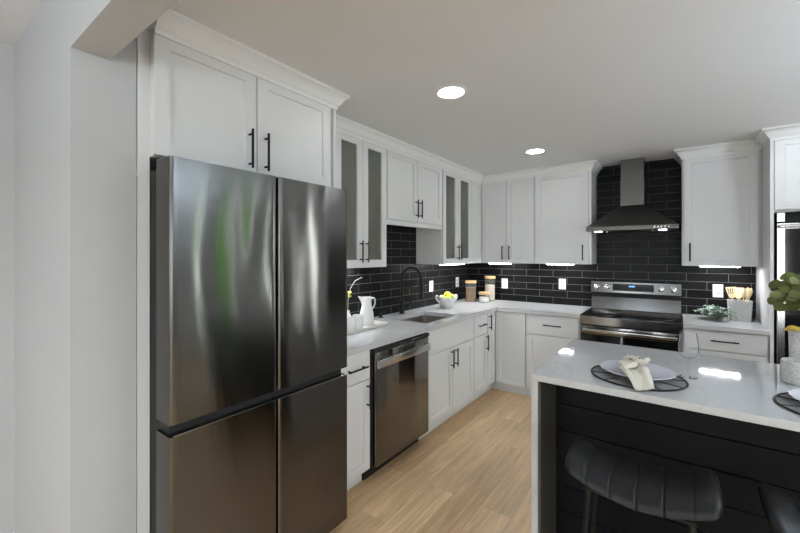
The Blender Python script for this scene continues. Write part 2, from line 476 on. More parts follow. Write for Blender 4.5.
# outdoors: lawn and hedges that the steel and the oven glass reflect
struct('ground_patio', MB().box(-14, 22, -22, 14, -.5, -.3), M['grassy'], smooth=False)
def hedge(x0,x1,y0,y1,h,lab):
    mb = MB()
    r = random.Random(int(abs(x0*10+y0*7)))
    for k in range(46):
        c = (r.uniform(x0,x1), r.uniform(y0,y1), r.uniform(-.2, h))
        t = bmesh.new(); bmesh.ops.create_icosphere(t, subdivisions=2, radius=r.uniform(.25,.5))
        for v in t.verts: v.co = Vector(c) + v.co*(1+r.uniform(-.18,.18))
        mb._merge(t)
    o = mb.build('hedge', M['foliage']); o['kind']='stuff'; tag(o, lab, 'hedge')
hedge(6.9, 7.5, -.45, 0.35, 2.6, 'green hedge outside beyond the window of the back wing')
hedge(4.95, 5.6, -12.4, -11.6, 2.2, 'green shrub mass outside beyond the sliding window')

# backsplash tiles
struct('wall_backsplash_left', MB().box(0.0005, .008, -2.975, -.0005, .914, 1.80), M['tileL'], smooth=False)
struct('wall_backsplash_back', MB().box(.0085, 2.757, -.008, -.0005, .914, CZ-.001), M['tileB'], smooth=False)

# crown moulding
PROF = [(-.012,2.318),(.008,2.318),(.008,2.336),(.016,2.342),(.024,2.352),(.034,2.372),(.052,2.388),(.058,2.392),(.058,2.4065),(-.012,2.4065)]
def crown(i, path):
    pts = [Vector((p[0],p[1],0)) for p in path]
    L = []
    for k, p in enumerate(pts):
        d0 = (pts[k]-pts[k-1]).normalized() if k else None
        d1 = (pts[k+1]-pts[k]).normalized() if k < len(pts)-1 else None
        n0 = Vector((d0.y,-d0.x,0)) if d0 else None
        n1 = Vector((d1.y,-d1.x,0)) if d1 else None
        if n0 and n1:
            m = (n0+n1); m = m/ (1+n0.dot(n1))
        else: m = n0 or n1
        L.append([(p.x+m.x*o, p.y+m.y*o, z) for o,z in PROF])
    struct('trim_%d' % i, MB().loops(L), M['trim'], angle=50)
crown(1, [(.60,-3.908),(.60,-2.962),(.40,-2.962)])
crown(2, [(.33,-2.955),(.33,-.33),(1.506,-.33),(1.506,-.012)])
crown(3, [(2.236,-.012),(2.236,-.33),(2.757,-.33)])
crown(4, [(2.762,-.395),(2.762,-.63),(3.62,-.63)])
# baseboard in the living side
struct('baseboard_west', MB().box(WX, WX+.012, SY, -4.142, 0, .11), M['trim'], smooth=False)
struct('baseboard_front', MB().box(WX+.0125, .54, -4.154, -4.1415, 0, .11), M['trim'], smooth=False)

# ============================================================ REFRIGERATOR
FX, FY0, FY1, FZ = .775, -3.924, -3.039, 1.822
fr = thing('refrigerator', 'tall four-door brushed stainless steel refrigerator', 'refrigerator', (.45, (FY0+FY1)/2, 0))
MB().box(.05,.655,FY0+.024,FY1-.004,.03,1.80,.004).build('body', M['gap'], fr)
mid = (FY0+FY1)/2
def fdoor(y0,y1,z0,z1,top):
    # rounded vertical edges, front gently curved towards the sides
    n=26; prof=[]
    pts=[]
    R=.012
    for k in range(7):
        a=PI/2*k/6; pts.append((FX-R+R*math.sin(a), y0+R-R*math.cos(a)))
    for k in range(1,n):
        t=k/n; pts.append((FX, y0+R+(y1-y0-2*R)*t))
    for k in range(7):
        a=PI/2*k/6; pts.append((FX-R+R*math.cos(a), y1-R+R*math.sin(a)))
    poly=[(.662,y0)]+pts+[(.662,y1)]
    mb=MB().loops([[(x,y,z) for x,y in poly] for z in (z0,z1)])
    return mb
ZU, ZL = .872, .829
d1=fdoor(FY0,mid-.003,ZU,FZ,1).build('door', M['fridge'], fr, angle=20)
d2=fdoor(mid+.003,FY1,ZU,FZ,1).build('door', M['fridge'], fr, angle=20)
d3=fdoor(FY0,mid-.003,.06,ZL,0).build('door', M['fridge'], fr, angle=20)
d4=fdoor(mid+.003,FY1,.06,ZL,0).build('door', M['fridge'], fr, angle=20)
MB().box(.656,.735,FY0+.012,mid-.004,ZL+.0005,ZU-.0005).build('handle_recess', M['gap'], fr)
MB().box(.656,.735,mid+.004,FY1-.012,ZL+.0005,ZU-.0005).build('handle_recess', M['gap'], fr)
for a,b in ((FY0+.012,mid-.004),(mid+.004,FY1-.012)):
    MB().box(FX-.006,FX-.001,a,b,ZL+.0004,ZL+.003).build('handle_lip', M['brightsteel'], fr)
for y in (FY0+.02, FY1-.06):
    MB().box(.60,.70,y,y+.045,FZ+.001,FZ+.014,.003).build('hinge_cover', M['gap'], fr)
MB().box(.66,.73,FY0+.02,FY1-.02,.012,.058).build('kick_grille', M['gap'], fr)
for y in (FY0+.05,FY1-.05):
    for x in (.12,.62): MB().cyl((x,y,0),(x,y,.03),.018).build('foot', M['gap'], fr)

# ============================================================ CABINETS
def cab_root(name, label, cat, mp, u0, u1, v0, group=None):
    return thing(name, label, cat, mp((u0+u1)/2, .2, v0), group)
def mkdoor(root, mp, u0,u1,v0,v1,n0, handle=None, glass=False, kind='shaker', name='door', hl=.16):
    mb = MB()
    if glass: glassframe(mb,mp,u0,u1,v0,v1,n0)
    elif kind=='shaker': shaker(mb,mp,u0,u1,v0,v1,n0)
    else: slab(mb,mp,u0,u1,v0,v1,n0)
    d = mb.build(name, M['cab'], root, smooth=False)
    if glass:
        g=MB(); bbox(g,mp,u0+.052,u1-.052,n0+.006,n0+.010,v0+.052,v1-.052)
        sub(g,'pane',M['pane'],d,smooth=False)
    if handle:
        u,v,vert = handle
        sub(pull(mp,u,v,n0+.02,hl,vert),'handle',M['black'],d)
    return d

# cabinet above the refrigerator
c = cab_root('fridge_cabinet','white two-door wall cabinet above the refrigerator','cabinet',mapL,-3.93,-2.975,1.855)
MB().box(.001,.578,-3.903,-2.98,1.857,2.345).build('body', M['cab'], c, smooth=False)
mkdoor(c,mapL,-3.908,-3.474,1.858,2.335,.58,(-3.512,1.965,True),hl=.18)
mkdoor(c,mapL,-3.468,-2.998,1.858,2.335,.58,(-3.428,1.965,True),hl=.18)
MB().box(.5405,.546,-3.944,-3.9035,.001,2.4065).box(.546,.5875,-3.9075,-3.9035,2.3455,2.4065).build('side_panel', M['cab'], c, smooth=False)
MB().box(.001,.60,-2.978,-2.958,.001,2.345).build('side_panel', M['cab'], c, smooth=False)

UB, UT = 1.378, 2.335
def upper(name,label,mp,u0,u1,doors,vb=UB,glass=False,dep=.31,u0c=None,group=None):
    """doors: (u0,u1,handle u or None)"""
    c = cab_root(name,label,'cabinet',mp,u0,u1,vb,group)
    mb=MB()
    if glass:
        t=.018
        bbox(mb,mp,u0,u0+t,.010,dep,vb,2.345); bbox(mb,mp,u1-t,u1,.010,dep,vb,2.345)
        bbox(mb,mp,u0+t,u1-t,.010,dep,vb,vb+t); bbox(mb,mp,u0+t,u1-t,.010,dep,2.345-t,2.345); bbox(mb,mp,u0+t,u1-t,.010,.022,vb+t,2.345-t)
        mb.build('body',M['cab'],c,smooth=False)
        for z in (1.69,2.01):
            s=MB(); bbox(s,mp,u0+t,u1-t,.024,dep-.03,z,z+t); s.build('shelf',M['inner'],c,smooth=False)
    else:
        bbox(mb,mp,u0,u1,.010,dep,vb,2.345); mb.build('body',M['cab'],c,smooth=False)
    for (a,b,h) in doors:
        mkdoor(c,mp,a,b,vb+.002,UT,dep,(h,vb+.12,True) if h is not None else None,glass)
    return c
upper('glass_door_cabinet','white wall cabinet with two glass doors beside the refrigerator',mapL,-2.71,-2.140,
      [(-2.704,-2.427,-2.457),(-2.423,-2.144,-2.393)],glass=True)
MB().box(.008,.318,-2.955,-2.7115,1.378,2.345).build('filler_panel',M['cab'],None,smooth=False)
tag(bpy.data.objects['filler_panel'],'plain white filler panel between refrigerator cabinet and first glass-door cabinet','panel')
c=upper('wall_cabinet','short white two-door wall cabinet over the sink',mapL,-2.138,-1.246,
      [(-2.126,-1.700,-1.728),(-1.694,-1.258,-1.664)],vb=1.763)
r=MB(); r.box(.292,.322,-2.137,-1.247,1.722,1.7625,.002); r.build('light_rail',M['cab'],c,smooth=False)
upper('glass_door_cabinet','white wall cabinet with two glass doors near the corner, above the fruit bowl',mapL,-1.244,-.602,
      [(-1.238,-.926,-.955),(-.922,-.608,-.892)],glass=True)
# blind corner piece along the left wall then the back-wall cabinets
c=thing('corner_cabinet','white corner wall cabinet with narrow plain fronts, between glass doors and back wall','cabinet',(.15,-.3,UB))
MB().box(.010,.31,-.600,-.010,UB,2.345).build('body',M['cab'],c,smooth=False)
mkdoor(c,mapL,-.598,-.333,UB+.002,UT,.31)
upper('wall_cabinet','white two-door wall cabinet right after the corner, above the storage jars',mapB,.3105,.945,
      [(.336,.630,.592),(.634,.940,.672)])
upper('wall_cabinet','white single-door wall cabinet just left of the range hood',mapB,.947,1.506,
      [(.957,1.482,1.432)])
upper('wall_cabinet','white single-door wall cabinet between range hood and oven tower, above utensil crock',mapB,2.236,2.757,
      [(2.250,2.735,2.292)])

# base cabinets
TOE=[(.02,.0),(.545,.0),(.545,.10),(.60,.10),(.60,.874),(.02,.874)]
def base(name,label,mp,u0,u1):
    c = cab_root(name,label,'cabinet',mp,u0,u1,0)
    mb=MB(); mb.loops([[mp(u0,n,z) for n,z in TOE],[mp(u1,n,z) for n,z in TOE]])
    mb.build('body',M['cab'],c,smooth=False)
    return c
N0=.601
c=base('base_cabinet','narrow white base cabinet between refrigerator and dishwasher',mapL,-2.955,-2.676)
mkdoor(c,mapL,-2.950,-2.681,.685,.868,N0,(-2.815,.775,False),kind='slab',name='drawer',hl=.17)
mkdoor(c,mapL,-2.950,-2.681,.108,.680,N0,(-2.712,.585,True))
c=thing('base_cabinet','white sink base cabinet with two doors beside the dishwasher','cabinet',(.2,-1.58,0))
mb=MB(); mb.loops([[(n,u,z) for n,z in [(.02,.0),(.545,.0),(.545,.10),(.60,.10),(.60,.66),(.02,.66)]] for u in (-2.016,-1.152)])
mb.box(.02,.60,-2.016,-1.998,.6605,.874); mb.box(.02,.60,-1.170,-1.152,.6605,.874); mb.box(.584,.60,-1.997,-1.171,.6605,.874)
mb.build('body',M['cab'],c,smooth=False)
mkdoor(c,mapL,-2.008,-1.160,.672,.868,N0,None,kind='slab',name='false_front')
mkdoor(c,mapL,-2.008,-1.577,.108,.666,N0,(-1.612,.575,True))
mkdoor(c,mapL,-1.573,-1.160,.108,.666,N0,(-1.537,.575,True))
c=base('base_cabinet','narrow white base cabinet with one drawer and door right of the sink doors',mapL,-1.150,-.832)
mkdoor(c,mapL,-1.144,-.838,.672,.868,N0,(-.985,.772,False),kind='slab',name='drawer',hl=.17)
mkdoor(c,mapL,-1.144,-.838,.108,.666,N0,(-.872,.575,True))
# corner base with two fronts
c=thing('corner_base_cabinet','white corner base cabinet with two doors meeting at the inside corner','cabinet',(.3,-.3,0))
mb=MB()
mb.loops([[(x,y,z) for x,y in ((.02,-.83),(.545,-.83),(.545,-.545),(.946,-.545),(.946,-.02),(.02,-.02))] for z in (0,.10)])
mb.loops([[(x,y,z) for x,y in ((.02,-.83),(.60,-.83),(.60,-.60),(.946,-.60),(.946,-.02),(.02,-.02))] for z in (.1005,.874)])
mb.build('body',M['cab'],c,smooth=False)
mkdoor(c,mapL,-.826,-.626,.108,.868,N0,(-.795,.775,True))
mkdoor(c,mapB,.626,.940,.108,.868,N0)
c=base('base_cabinet','white base cabinet with one drawer left of the range',mapB,.948,1.463)
mkdoor(c,mapB,.954,1.450,.672,.868,N0,(1.21,.775,False),kind='slab',name='drawer',hl=.17)
mkdoor(c,mapB,.954,1.450,.108,.666,N0,(1.41,.575,True))
c=base('base_cabinet','white base cabinet with one drawer right of the range',mapB,2.242,2.757)
mkdoor(c,mapB,2.25,2.745,.715,.868,N0,(2.50,.795,False),kind='slab',name='drawer',hl=.17)
mkdoor(c,mapB,2.25,2.745,.108,.708,N0,(2.29,.58,True))

# dishwasher
c=thing('dishwasher','stainless steel dishwasher under the counter between white base cabinets','dishwasher',(.3,-2.346,0))
DY0,DY1=-2.674,-2.018
MB().box(.05,.615,DY0,DY1,.10,.868).build('body',M['gap'],c,smooth=False)
dd=MB().box(.618,.650,DY0+.022,DY1-.004,.105,.842,.006).build('door',M['dwsteel'],c)
mb=MB(); mb.box(.650,.672,DY0+.024,DY1-.012,.742,.796,.006); sub(mb,'handle',M['brightsteel'],dd)
MB().box(.50,.555,DY0+.003,DY1-.003,.001,.099).build('toe_panel',M['gap'],c,smooth=False)
MB().box(.6155,.655,DY0,DY1,.845,.868,.002).build('vent_strip',M['gap'],c,smooth=False)

# countertops
mb=MB()
SX0,SX1,SYa,SYb=.165,.555,-1.90,-1.345      # sink cut-out
CT0,CT1=.876,.914
def slabp(poly,z0=CT0,z1=CT1): mb.loops([[(x,y,z0) for x,y in poly],[(x,y,z1-.003) for x,y in poly],[(x,y,z1) for x,y in poly]])
slabp([(.009,-2.955),(SX0,-2.955),(SX0,-.009),(.009,-.009)])
slabp([(SX1,-2.955),(.645,-2.955),(.645,-.645),(1.464,-.645),(1.464,-.009),(SX1,-.009)])
slabp([(SX0,-2.955),(SX1,-2.955),(SX1,SYa),(SX0,SYa)])
slabp([(SX0,SYb),(SX1,SYb),(SX1,-.009),(SX0,-.009)])
bmesh.ops.remove_doubles(mb.bm, verts=list(mb.bm.verts), dist=1e-5)
inner=[f for f in mb.bm.faces if all(abs(e.calc_length())>0 for e in f.edges) and any(g is not f and set(g.verts)==set(f.verts) for g in f.verts[0].link_faces)]
bmesh.ops.delete(mb.bm, geom=inner, context='FACES')
tag(mb.build('countertop',M['quartz'],None,smooth=False),'L-shaped white quartz countertop running past the sink into the corner','countertop')
tag(MB().box(2.241,2.757,-.645,-.009,CT0,CT1,.003).build('countertop',M['quartz'],None,smooth=False),'short white quartz countertop between the range and the oven tower','countertop')

# sink
c=thing('sink','undermount stainless steel sink basin set in the white countertop','sink',(.36,-1.62,.70))
mb=MB()
def rr(x0,x1,y0,y1,r,z,n=5):
    o=[]
    for cx,cy,a in ((x1-r,y0+r,-PI/2),(x1-r,y1-r,0),(x0+r,y1-r,PI/2),(x0+r,y0+r,PI)):
        for k in range(n+1): o.append((cx+r*math.cos(a+PI/2*k/n),cy+r*math.sin(a+PI/2*k/n),z))
    return o
mb.loops([rr(SX0-.01,SX1+.01,SYa-.01,SYb+.01,.03,.872), rr(SX0+.002,SX1-.002,SYa+.002,SYb-.002,.03,.874), rr(SX0+.003,SX1-.003,SYa+.003,SYb-.003,.03,.72), rr(SX0+.03,SX1-.03,SYa+.03,SYb-.03,.03,.695),
          rr(SX0+.03,SX1-.03,SYa+.03,SYb-.03,.03,.690), rr(SX0-.01,SX1+.01,SYa-.01,SYb+.01,.03,.688)], closed=True)
mb.bm.faces.new([mb.bm.verts.new(p) for p in rr(SX0+.03,SX1-.03,SYa+.03,SYb-.03,.03,.6952)])
mb.build('basin',M['sinksteel'],c)
MB().lathe([(.0,.0),(.042,.0),(.045,.003),(.03,.004),(.0,.002)],(.30,-1.62,.6955),24,False,False).build('drain',M['brightsteel'],c)

# faucet
c=thing('faucet','matte black gooseneck kitchen faucet behind the sink','faucet',(.085,-1.60,.9145))
bx_,by_=.085,-1.60
MB().lathe([(.027,0),(.027,.008),(.0225,.012),(.0225,.125),(.018,.13),(.0,.13)],(bx_,by_,.9145),24).build('base',M['black'],c)
dirv=Vector((.80,.60,0)).normalized()
pts=[(bx_,by_,1.04),(bx_,by_,1.24)]
R_=.094
for k in range(1,19):
    a=PI*k/18
    pts.append((bx_+dirv.x*R_*(1-math.cos(a)), by_+dirv.y*R_*(1-math.cos(a)), 1.24+R_*1.15*math.sin(a)))
ex,ey=bx_+dirv.x*2*R_, by_+dirv.y*2*R_
pts.append((ex,ey,1.19))
MB().tube(pts,.0135,12).build('spout',M['black'],c)
MB().lathe([(.015,.140),(.019,.125),(.019,.02),(.022,0),(.0,0)],(ex,ey,1.062),20).build('spray_head',M['black'],c)
mb=MB().cyl((bx_,by_,1.165),(ex,ey,1.165),.006,8); mb.build('holder_arm',M['black'],c)
mb=MB(); mb.tube([(bx_+.02,by_+.01,.985),(bx_+.05,by_+.035,.99)],.011,12); mb.tube([(bx_+.05,by_+.035,.99),(bx_+.085,by_+.06,1.045)],.006,10)
mb.build('lever',M['black'],c)
c=thing('soap_dispenser','small black soap dispenser cap on the counter behind the tray','soap dispenser',(.07,-1.90,.9145))
MB().lathe([(.026,0),(.026,.006),(.014,.008),(.014,.03),(.010,.033),(.0,.033)],(.07,-1.90,.9145),20).build('base',M['black'],c)
MB().tube([(.07,-1.90,.945),(.07,-1.90,.965),(.10,-1.885,.967)],.006,8).build('nozzle',M['black'],c)

# ============================================================ RANGE
RX0,RX1=1.468,2.234
c=thing('range','stainless steel electric range with rear control panel','range',((RX0+RX1)/2,-.33,0))
MB().box(RX0,RX1,-.62,-.03,.03,.896).build('body',M['gap'],c,smooth=False)
MB().box(RX0,RX1,-.652,-.095,.8965,.918,.004).build('cooktop',M['blackgloss'],c)
ck=MB().prism([(-.655,.832),(-.655,.905),(-.640,.918),(-.622,.918),(-.622,.832)],'x',RX0,RX1).build('front_panel',M['steel'],c,smooth=False)
mb=MB()
mb.prism([(-.655,0),(-.655,.001)],'x',0,0.001) if False else None
od=MB().box(RX0+.004,RX1-.004,-.66,-.622,.20,.824,.004).build('oven_door',M['blackgloss'],c)
mb=MB().box(RX0+.006,RX1-.006,-.666,-.6605,.745,.822,.002); sub(mb,'door_trim',M['steel'],od)
mb=MB(); mb.box(RX0+.03,RX1-.03,-.715,-.695,.772,.80,.006)
for x in (RX0+.06,RX1-.06): mb.box(x-.012,x+.012,-.70,-.664,.775,.797,.003)
sub(mb,'handle',M['brightsteel'],od)
MB().box(RX0+.004,RX1-.004,-.655,-.622,.06,.192,.004).build('storage_drawer',M['steel'],c)
for x in (RX0+.05,RX1-.05):
    for y in (-.56,-.10): MB().cyl((x,y,0),(x,y,.03),.018).build('foot',M['gap'],c)
# rear console
MB().prism([(-.092,.9185),(-.066,1.04),(-.030,1.04),(-.030,.9185)],'x',RX0+.002,RX1-.002).build('backguard',M['steel'],c,smooth=False)
MB().prism([(-.070,1.0405),(-.075,1.085),(-.030,1.085),(-.030,1.0405)],'x',RX0+.006,RX1-.006).build('vent_slot',M['gap'],c,smooth=False)
con=MB().prism([(-.102,1.088),(-.088,1.196),(-.075,1.204),(-.030,1.204),(-.030,1.0855),(-.085,1.0855)],'x',RX0,RX1).build('control_panel',M['steel'],c,smooth=False)
def cp(z): return -.102+(z-1.088)/(1.196-1.088)*.014
mb=MB().prism([(cp(1.110)-.0015,1.110),(cp(1.180)-.0015,1.180),(cp(1.180)+.003,1.180),(cp(1.110)+.003,1.110)],'x',RX0+.20,RX1-.215)
disp=sub(mb,'display',M['blackgloss'],con,smooth=False)
mb=MB()
for k in range(4):
    x=1.812+k*.013; z=1.150; mb.box(x,x+.009,cp(z)-.0035,cp(z)-.002,z,z+.014)
o=mb.build('clock_digits',M['blue'],c,smooth=False); o.parent=con
for x in (RX0+.055,RX0+.148,RX1-.155,RX1-.058):
    mb=MB(); z=1.142; y=cp(z)
    mb.tube([(x,y+.001,z),(x,y-.006,z),(x,y-.008,z),(x,y-.030,z-.001),(x,y-.033,z-.001)],[.026,.026,.021,.019,.014],24)
    o=mb.build('knob',M['brightsteel'],c); o.parent=con

# ============================================================ HOOD
c=thing('range_hood','stainless steel chimney range hood on black tile above the range','range hood',(1.852,-.25,1.70))
HX0,HX1,HYf=1.488,2.214,-.49
CX0,CX1,CYf=1.752,1.948,-.235
MB().box(HX0,HX1,HYf,-.0085,1.702,1.742,.002).build('rim',M['hood'],c,smooth=False)
mb=MB().loops([[(HX0+.002,HYf+.002,1.7425),(HX1-.002,HYf+.002,1.7425),(HX1-.002,-.0085,1.7425),(HX0+.002,-.0085,1.7425)],
               [(CX0-.004,CYf-.004,1.955),(CX1+.004,CYf-.004,1.955),(CX1+.004,-.0085,1.955),(CX0-.004,-.0085,1.955)]])
mb.build('canopy',M['hood'],c,smooth=False)
MB().box(CX0,CX1,CYf,-.0085,1.956,2.21).build('chimney',M['hood'],c,smooth=False)
MB().box(CX0+.003,CX1-.003,CYf+.003,-.0085,2.211,2.405).build('chimney',M['hood'],c,smooth=False)
for x in (1.583,2.098):
    MB().box(x-.03,x+.03,-.43,-.38,1.694,1.7015,.002).build('lamp',M['hoodlamp'],c)
for x in (1.66,2.02):
    MB().cyl((x,-.40,1.69),(x,-.40,1.7015),.005).build('clip',M['brightsteel'],c)
for k in range(5):
    x=2.04+k*.026
    MB().cyl((x,HYf-.004,1.722),(x,HYf+.001,1.722),.007,12).build('button',M['brightsteel'],c)

# ============================================================ OVEN TOWER
TX0,TX1=2.7575,3.60
c=thing('oven_tower_cabinet','tall white cabinet housing the built-in oven at the frame edge','cabinet',((TX0+TX1)/2,-.3,0))
mb=MB()
mb.box(TX0,TX0+.02,-.63,-.0005,0,2.345); mb.box(TX1-.02,TX1,-.63,-.0005,0,2.345)
mb.box(TX0+.02,TX1-.02,-.605,-.0005,1.79,2.345); mb.box(TX0+.02,TX1-.02,-.605,-.0005,0,.50)
mb.box(TX0+.02,TX1-.02,-.03,-.0005,.50,1.79)
mb.build('body',M['cab'],c,smooth=False)
mkdoor(c,mapB,TX0+.024,3.176,1.806,UT,.606,(3.14,1.92,True))
mkdoor(c,mapB,3.180,TX1-.024,1.806,UT,.606,(3.22,1.92,True))
mkdoor(c,mapB,TX0+.024,TX1-.024,.108,.48,.606,(3.18,.40,False),name='drawer',kind='slab')
c=thing('wall_oven','built-in double wall oven with black glass and steel frame','oven',(3.18,-.3,.505))
ox0,ox1=TX0+.036,TX1-.036
MB().box(ox0+.01,ox1-.01,-.60,-.04,.505,1.785).build('body',M['gap'],c,smooth=False)
MB().box(ox0,ox1,-.635,-.602,1.715,1.783,.002).build('control_panel',M['blackgloss'],c,smooth=False)
for (z0,z1) in ((1.12,1.705),(.515,1.11)):
    mb=MB(); glassframe(mb,mapB,ox0,ox1,z0,z1,.602,.036,.040); d=mb.build('oven_door',M['brightsteel'],c,smooth=False)
    g=MB(); bbox(g,mapB,ox0+.0405,ox1-.0405,.604,.634,z0+.0405,z1-.0405); sub(g,'pane',M['blackgloss'],d,smooth=False)
    h=MB(); h.box(ox0+.005,ox1-.005,-.70,-.672,z1-.035,z1-.012,.006)
    for x in (ox0+.05,ox1-.05): h.box(x-.012,x+.012,-.675,-.6385,z1-.033,z1-.014,.003)
    sub(h,'handle',M['brightsteel'],d)
h=MB(); h.box(ox0,ox0+.04,-.640,-.6355,1.716,1.782); h.build('end_trim',M['brightsteel'],c,smooth=False)

# ============================================================ ISLAND
IX0,IX1,IYf,IYb=1.650,3.75,-2.712,-1.80
c=thing('island_countertop','white quartz island countertop with waterfall end','countertop',((IX0+IX1)/2,(IYf+IYb)/2,0))
MB().box(IX0,IX1,IYf,IYb,.884,.914,.002).build('slab',M['quartz'],c,smooth=False)
MB().box(IX0,IX0+.030,IYf,IYb,.0005,.8835,.002).build('waterfall_leg',M['quartz'],c,smooth=False)
c=thing('kitchen_island','black shiplap-fronted kitchen island base under the white waterfall top','island',(2.7,-2.1,0))
MB().box(IX0+.031,IX1-.03,-2.412,IYb-.03,.0005,.8835).build('body',M['shiplap'],c,smooth=False)
M['liner'] = P('dark_taupe_panel', (0.06, 0.055, 0.05), 0.45)
MB().box(IX0+.0305,IX0+.042,-2.706,-2.4305,.0005,.8835).build('side_panel', M['liner'], c, smooth=False)
z=.8835; edges=[.8835,.842,.702,.562,.422,.282,.142,.0005]
for a,b in zip(edges[1:],edges):
    MB().box(IX0+.031,IX1-.03,-2.430,-2.4125,a+.0015,b-.0015,.0025,1).build('board',M['shiplap'],c,smooth=False)

# ============================================================ STOOLS
def stool(cx,cy,label):
    c=thing('bar_stool',label,'stool',(cx,cy,0),'black saddle stools at the island')
    W,D=.235,.150; zc=.63
    def top(u,v):
        # closed section around v; u along the width
        pass
    mb=MB(); rings=[]
    nu=97; ns=28
    for i in range(nu):
        u=-1+2*i/(nu-1)
        e=max(0,(abs(u)-.86)/.14)
        sc=math.sqrt(max(0.0,1-e*e)); sc=max(sc,.04)
        zz=zc+.058*abs(u)**1.8
        g=0.0
        for gl in (-.66,-.33,0,.33,.66):
            g=max(g, math.exp(-((u-gl)/.013)**2))
        hw=D*(1-.06*u*u)*(.55+.45*sc) ; hh=.040*sc
        ring=[]
        for k in range(ns):
            a=2*PI*k/ns
            ca,sa=math.cos(a),math.sin(a)
            y=hw*math.copysign(abs(ca)**.55,ca); z=hh*math.copysign(abs(sa)**.75,sa)
            f=1.0
            if g>0 and sa>-.3: z-=.005*g; y*=1-.02*g
            # the seat falls slightly to front and back edges
            z-= .018*(abs(y)/D)**2 if sa>0 else 0
            ring.append((cx+u*W, cy+y, zz+z))
        rings.append(ring)
    mb.loops(rings)
    mb.build('seat',M['leather'],c,angle=60)
    for sx in (-1,1):
        for sy in (-1,1):
            MB().tube([(cx+sx*.150,cy+sy*.085,.622),(cx+sx*.19,cy+sy*.145,.0)],.0105,12).build('leg',M['black'],c)
    def leg(sx,sy,z): 
        t=(.622-z)/.622; return (cx+sx*(.150+.04*t), cy+sy*(.085+.06*t), z)
    mb=MB()
    P4=[leg(-1,-1,.20),leg(1,-1,.20),leg(1,1,.20),leg(-1,1,.20)]
    for k in range(4): mb.cyl(P4[k],P4[(k+1)%4],.008,10)
    mb.build('footrest',M['black'],c)
    MB().box(cx-.165,cx+.165,cy-.10,cy+.10,.596,.606).build('seat_plate',M['black'],c,smooth=False)
stool(2.09,-2.865,'black channel-stitched leather saddle stool at the waterfall end of the island')
stool(2.655,-2.865,'black leather saddle stool cut off by the picture edge, below the speckled pot')

# ============================================================ ISLAND TABLEWARE
def placemat(cx,cy,label):
    c=thing('placemat',label,'placemat',(cx,cy,.9145),'black woven placemats on the island')
    MB().lathe([(.0,0),(.182,0),(.182,.003),(.0,.003)],(cx,cy,.9145),64).build('mesh_disc',M['weave'],c)
    pts=[(cx+.185*math.cos(2*PI*k/64),cy+.185*math.sin(2*PI*k/64),.9185) for k in range(65)]
    MB().tube(pts,.004,8).build('rim',M['black'],c)
    for k in range(10):
        a=2*PI*k/10+.25
        MB().cyl((cx+.10*math.cos(a),cy+.10*math.sin(a),.9185),(cx+.183*math.cos(a),cy+.183*math.sin(a),.9185),.0022,8).build('rib',M['black'],c)
def plate(cx,cy,label):
    mb=MB()
    # faceted scalloped rim
    seg=72; L=[]
    for r,z in ((.0004,.002),(.085,.002),(.10,.006),(.150,.017),(.152,.0195),(.149,.021),(.10,.0105),(.085,.0065),(.0004,.0065)):
        L.append([(cx+(r+(.0025 if r>.14 else 0)*math.cos(24*2*PI*i/seg))*math.cos(2*PI*i/seg),
                   cy+(r+(.0025 if r>.14 else 0)*math.cos(24*2*PI*i/seg))*math.sin(2*PI*i/seg), .9225+z) for i in range(seg)])
    mb.loops(L)
    tag(mb.build('plate',M['plate'],None,angle=25),label,'plate','glass plates on the placemats')
PMX,PMY=2.055,-2.475
placemat(PMX,PMY,'round black woven placemat under the glass plate with the napkin')
plate(PMX-.004,PMY+.035,'clear faceted glass plate under the cream napkin on the island')
placemat(2.69,-2.50,'round black woven placemat at the picture edge, before the speckled pot')
plate(2.70,-2.468,'glass plate on the placemat at the picture edge, below the speckled pot')

# napkin with flower ring
c=thing('napkin','cream linen napkin gathered in a flower ring on the plate','napkin',(2.055,-2.44,.925))
rx,ry=2.052,-2.462
def fan(s,t,dx,dy,w0,w1,ln,z0,z1,amp,folds):
    # s along, t across -1..1
    w=w0+(w1-w0)*s
    px,py=-dy,dx
    x=rx+dx*ln*s+px*w*t; y=ry+dy*ln*s+py*w*t
    z=z0+(z1-z0)*s**1.0+amp*math.sin(folds*PI*(t+.3))*(1-.45*s)+.012*(1-t*t)*(1-s)
    return (x,y,z)
def cloth(dx,dy,w0,w1,ln,z0,z1,amp,folds,pt=0.0):
    mb=MB()
    def fn(a,b,off):
        t=-1+2*b; s=a*(1-(abs(t)**1.3)*pt)
        x,y,z=fan(s,t,dx,dy,w0,w1,ln,z0,z1,amp,folds); return (x,y,z+off)
    for off in (0,.004):
        mb.grid(lambda a,b:fn(a,b,off),16,25)
    return mb
NA,NB,NC,ND=Vector((1.985,-2.505,.950)),Vector((2.072,-2.712,.922)),Vector((2.130,-2.645,.926)),Vector((2.098,-2.445,.962))
mb=MB()
def nap(a,b,off):
    p=(NA*(1-b)+ND*b)*(1-a)+(NB*(1-b)+NC*b)*a
    w=(1-a)**.7
    z=p.z+.011*w*math.sin(b*PI*3.2+.4)+.010*math.sin(PI*a)*(1-.5*b)-.014*max(0,a-.6)*(1-b)
    z=max(z,.948-.026*min(1,max(0,a-.56)/.34))
    return (p.x,p.y,z+off)
for off in (0,.003): mb.grid(lambda a,b:nap(a,b,off),20,25)
mb.build('cloth',M['linen'],c,recalc=False,angle=80)
mb=cloth(-.75,-.3,.02,.055,.075,.968,.960,.011,2.5); mb.build('cloth',M['linen'],c,recalc=False,angle=80)
mb=cloth(-.1,.99,.02,.06,.075,.968,.980,.012,3); mb.build('cloth',M['linen'],c,recalc=False,angle=80)
mb=MB(); mb.tube([(rx+.02*math.cos(a),ry+.004*math.sin(a*2),.960+.017*math.sin(a)) for a in [2*PI*k/20 for k in range(21)]],.0045,8)
